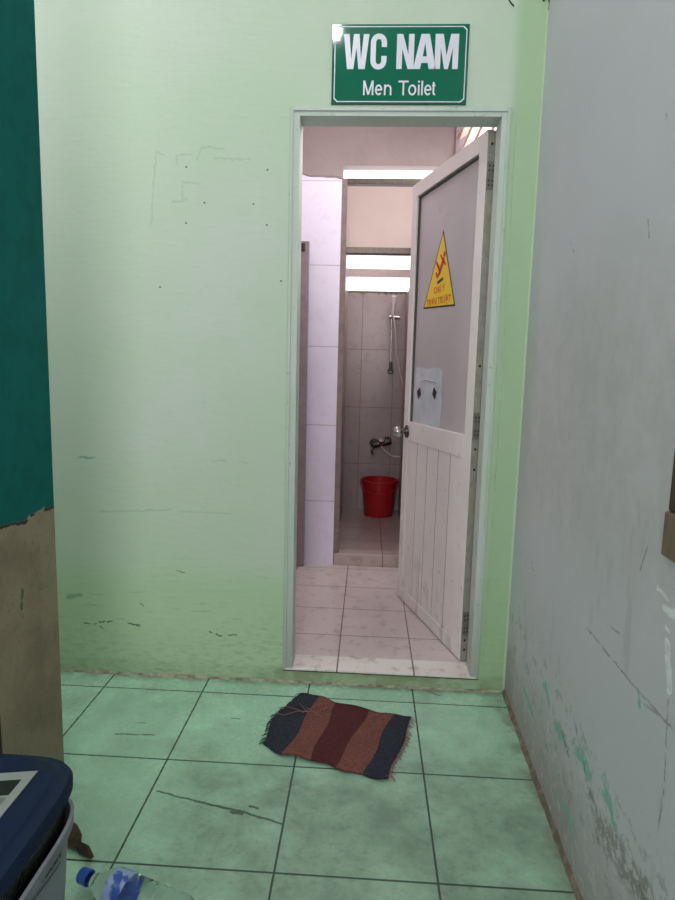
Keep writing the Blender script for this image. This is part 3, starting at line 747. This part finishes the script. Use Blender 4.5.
mlab = plain('pale_label_border', rgb(140, 152, 144), .5); mlg = plain('dark_green_label_print', rgb(14, 30, 22), .5); mlw = plain('grey_label_print', rgb(112, 124, 116), .5)
a0 = onz(38, 771, LZ); a1 = onz(0, 773.5, LZ); a2 = onz(0, 818, LZ)
ex = (a1 - a0).normalized(); ey = (a2 - a0).normalized()
LP = lambda u, v, z: a0 + ex * u + ey * v + Vector((0, 0, z))
def lq(u0, u1, v0, v1, z0, z1, name, mat, par):
    b = B(); q = [(u0, v0), (u1, v0), (u1, v1), (u0, v1)]
    b.prism(q, lambda x, y, t: LP(x, y, t), z0, z1); b.b.transform(Matrix.Translation((-BX, -BYY, 0)))
    return b.build(name, mat, par)
lq(0, .17, 0, .26, -.001, .0006, 'lid_label', mlab, lid); 
lab = [o for o in bpy.data.objects if o.name.startswith('lid_label')][0]; lab.name = 'label'
lq(.016, .155, .022, .060, .0006, .0012, 'print', mlg, lid)
lq(.016, .155, .066, .245, .0006, .0010, 'print', mlw, lid)
lq(.060, .12, .10, .15, .0010, .0014, 'print', mlg, lid)
t = text('PENGUIN', .025, .0, 1.0, .0012, 'LEFT')
txm = plain('dark_print_on_bin', rgb(26, 28, 40), .6)
P0 = onx(28, 900, -.5010); P1 = onx(60, 855, -.5060)
dirv = (P1 - P0).normalized(); upv = Vector((0, 0, 1)); nv = dirv.cross(upv).normalized(); upv = nv.cross(dirv)
if nv.x < 0: nv = -nv
for v in t.b.verts: v.co = P0 + dirv * v.co.x + upv * v.co.y * .8 
def on_body(v):
    sc = .84 + (.955 - .84) * (v.z - .02) / .388; sc2 = .86 + (.965 - .86) * (v.z - .02) / .388
    v.x = BX + A_ * sc * max(1 - abs((v.y - BYY) / (C_ * sc2)) ** 5.6, .01) ** (1 / 5.6) + .0012
    return v
for k in range(2):
    p, q = P0 - upv * (.012 + .02 * k), P1 - upv * (.012 + .02 * k)
    if k == 0: t.tube([on_body(p.lerp(q, f / 8)) for f in range(9)], .0012, 6)
for v in t.b.verts: on_body(v.co)
t.build('lettering', txm, binn, world_space=True)

# ------------------------------------------------------------------ bottle lying beside the bin
R_ = .043
bc = onz(87, 881, .034); ax = Vector((.945, -.327, 0)).normalized(); o0 = Vector((bc.x, bc.y, R_ + .0005)) - ax * .012
bot = thing('water_bottle', (o0.x, o0.y, 0), 'clear plastic water bottle with blue cap lying on the floor beside the bin', 'bottle')
mpet = N('clear_plastic', .08); mpet.col((.93, .97, .95, 1)); mpet.set(Transmission_Weight=1.0, IOR=1.25); mpet.bump(mpet.noise(30, 3), .25, .006)
mcp = plain('blue_cap_plastic', rgb(30, 84, 176), .4); mll = N('blue_bottle_label', .35)
s_ = mll.noise(42, 2, .5); mll.col(mll.mix(mll.ss(s_, .46, .56), rgb(50, 84, 160), rgb(140, 162, 196)))
prof = [(.013, .012), (.0135, .030), (.016, .036), (.022, .050), (.034, .070), (.041, .086), (R_, .098), (R_, .125), (R_ - .002, .130), (R_, .136), (R_, .175), (R_ - .0025, .181), (R_, .187), (R_ - .0025, .201), (R_, .207), (R_ - .0025, .221), (R_, .227), (R_ - .0025, .241), (R_, .247), (R_, .278), (R_ - .008, .290), (R_ - .018, .292), (0, .284)]
inn = [(max(r - .0006, 0), h) for r, h in prof]
B().lathe(prof, o0, ax, 40).build('bottle_body', mpet.m, bot, smooth=True, world_space=True)
b = B().lathe([(0, -.006), (.0155, -.006), (.0172, -.003), (.0172, .013), (.0178, .014), (.0178, .020), (.0136, .020), (.0136, .004), (0, .004)], o0, ax, 36); b.build('cap', mcp, bot, smooth=True, world_space=True)
b = B().lathe([(R_ + .0006, .090), (R_ + .0008, .098), (R_ + .0008, .136), (R_ + .0003, .136), (R_ + .0003, .098), (R_ + .0002, .090)], o0, ax, 40); b.build('label', mll.m, bot, smooth=True, world_space=True)

# ------------------------------------------------------------------ dried leaf behind the bin
mlf = plain('dry_brown_leaf', rgb(66, 50, 36), .85, .4, scale=60, bump=.5)
path = [(64, 822), (69, 834), (74, 840), (78, 850), (85, 853), (92, 864)]
ws = [.008, .034, .026, .012, .020, .004]
b = B(); L_ = []; 
pts = [onz(*p) for p in path]
for i, p in enumerate(pts):
    d = (pts[min(i + 1, 5)] - pts[max(i - 1, 0)]).normalized(); q = Vector((-d.y, d.x, 0))
    row = []
    for k in range(7):
        t_ = (k / 6 - .5) * 2; jag = random.uniform(.5, 1.6) if k in (0, 6) else 1
        row.append(b.b.verts.new(p + q * ws[i] * t_ * jag * .8 + Vector((0, 0, .004 + .022 * (1 - abs(t_)) * (.5 + .5 * math.sin(i * 1.9)) + .012 * abs(t_) * (i % 2)))))
    L_.append(row)
for r0, r1 in zip(L_, L_[1:]):
    for k in range(6): b.b.faces.new((r0[k], r0[k + 1], r1[k + 1], r1[k]))
lo = tag(b.build('dry_leaf', mlf), 'crumpled dry brown leaf on the floor between bin and bottle', 'leaf')
md_ = lo.modifiers.new('thickness', 'SOLIDIFY'); md_.thickness = .0015; md_.offset = 1

# ------------------------------------------------------------------ things in the shower
bk = Vector((.104, 2.392, .105))
buc = thing('bucket', bk, 'red plastic bucket on the shower floor against the tiled wall', 'bucket')
mrb = plain('red_plastic', rgb(176, 30, 34), .35, .15, scale=10)
B().lathe([(0, .001), (.108, .001), (.112, .006), (.134, .262), (.143, .264), (.146, .270), (.145, .282), (.138, .284), (.131, .280), (.131, .262), (.108, .012), (0, .010)], (0, 0, 0), (0, 0, 1), 48).build('tub', mrb, buc, smooth=True)
for sx in (-1, 1): B().box((sx * .139 - .012, -.018, .236), (sx * .139 + .012, .018, .266)).build('lug', mrb, buc, bevel=.004)
b = B().tube([(.148 * math.cos(a), -.02 - .128 * math.sin(a) , .252 - .06 * math.sin(a)) for a in [math.pi * k / 24 for k in range(25)]], .003, 8)
b.build('handle', mrb, buc, smooth=True)

def sy(u, v, y): return ony(u, v, y)
YR = BY - .055
mcw = plain('white_shower_plastic', rgb(232, 226, 226), .3, .05)
rl = sy(393.5, 318, YR); r2 = sy(390.8, 366, YR)
rail = thing('shower_rail', (rl.x, BY, r2.z), 'chrome shower rail with sliding holder on the mauve tiled wall', 'shower rail')
B().tube([sy(391.5, 312, YR), sy(390.8, 364, YR)], .008, 12).build('bar', mch, rail, smooth=True, world_space=True)
a = sy(390.8, 371, YR); b = B().lathe([(0, .06), (.016, .06), (.022, .03), (.024, 0), (0, 0)], (a.x, BY, a.z), (0, -1, 0), 24); b.tube([sy(390.8, 362, YR), a], .012, 12); b.build('bracket', mdk, rail, smooth=True, world_space=True)
a = sy(391.5, 316, YR); b = B().lathe([(0, .06), (.012, .06), (.016, .0), (0, 0)], (a.x, BY, a.z), (0, -1, 0), 24); b.build('bracket', mch, rail, smooth=True, world_space=True)
a = sy(389, 316.5, YR - .01); c_ = sy(400, 317.5, YR - .01)
B().tube([a, c_], .015, 14).build('holder', mch, rail, smooth=True, world_space=True)
YH = YR - .035
h1, h0 = sy(394, 296, YH - .03), sy(393, 313, YH)
hs = thing('hand_shower', h0, 'white hand shower with hose hanging in the shower rail holder', 'hand shower')
d = (h1 - h0)
b = B().tube([h0 - d * .1, h0, h0 + d * .5, h0 + d * .75, h1], [.010, .012, .013, .019, .021], 16); b.build('handset', mcw, hs, smooth=True, world_space=True)
pts = [h0 - d * .1] + [sy(u, v, YH) for u, v in [(395, 326), (396, 340), (397, 355), (400, 372), (404, 388), (409, 400), (415, 412), (418, 430), (412, 448), (402, 456), (392, 456), (385, 451), (381, 446)]]
def smooth_path(p, n=6):
    o = []
    for i in range(len(p) - 1):
        p0, p1, p2, p3 = p[max(i - 1, 0)], p[i], p[i + 1], p[min(i + 2, len(p) - 1)]
        for k in range(n):
            t_ = k / n; o.append(.5 * ((2 * p1) + (p2 - p0) * t_ + (2 * p0 - 5 * p1 + 4 * p2 - p3) * t_ ** 2 + (3 * p1 - p0 - 3 * p2 + p3) * t_ ** 3))
    return o + [p[-1]]
mho = plain('pale_pink_hose', rgb(214, 196, 194), .4, .08)
B().tube(smooth_path(pts), .0065, 10).build('hose', mho, hs, smooth=True, world_space=True)
# mixer tap
tp = sy(381, 441, BY); tap = thing('shower_mixer_tap', (tp.x, BY, tp.z), 'dark chrome mixer tap on the shower wall above the red bucket', 'tap')
b = B()
for u, v in ((374, 443), (387, 441)): q = sy(u, v, BY); b.lathe([(0, .012), (.024, .011), (.036, .0), (0, 0)], (q.x, BY, q.z), (0, -1, 0), 24)
b.build('escutcheon', mdk, tap, smooth=True, world_space=True)
q0, q1 = sy(372, 445, BY - .06), sy(391, 441, BY - .06)
b = B().tube([q0, q0.lerp(q1, .15), q0.lerp(q1, .5), q0.lerp(q1, .85), q1], [.024, .030, .027, .030, .024], 18)
for u, v in ((374, 443), (387, 441)): q = sy(u, v, BY); b.tube([(q.x, BY - .004, q.z), (q.x, BY - .06, q.z)], .015, 12)
b.build('body', mdk, tap, smooth=True, world_space=True)
qm = q0.lerp(q1, .5); b = B().lathe([(0, .05), (.022, .048), (.027, .03), (.024, 0), (0, 0)], qm, (0, -.75, .66), 20); b.build('lever', mch, tap, smooth=True, world_space=True)
b = B().tube([q0 + Vector((.01, 0, -.01)), q0 + Vector((.0, -.03, -.05)), q0 + Vector((.01, -.035, -.07))], .012, 10); b.build('spout', mdk, tap, smooth=True, world_space=True)

# ------------------------------------------------------------------ ceiling lamp of the hall (above the picture; the sign mirrors it)
lm = Vector((-.262, -1.60, 3.175))
lamp = thing('pendant_lamp', (lm.x, lm.y, CEIL), 'bare white bulb in a holder under the hall ceiling', 'lamp')
B().lathe([(0, 0), (.05, 0), (.05, .012), (.022, .02), (.022, .075), (0, .075)], (lm.x, lm.y, CEIL), (0, 0, -1), 24).build('holder', mcw, lamp, smooth=True, world_space=True)
me_ = bpy.data.materials.new('glowing_bulb'); me_.use_nodes = True
pb = me_.node_tree.nodes['Principled BSDF']; pb.inputs['Emission Color'].default_value = (1, .95, .98, 1); pb.inputs['Emission Strength'].default_value = LAMP_POWER
B().sphere(lm, .034).build('bulb', me_, lamp, smooth=True, world_space=True)
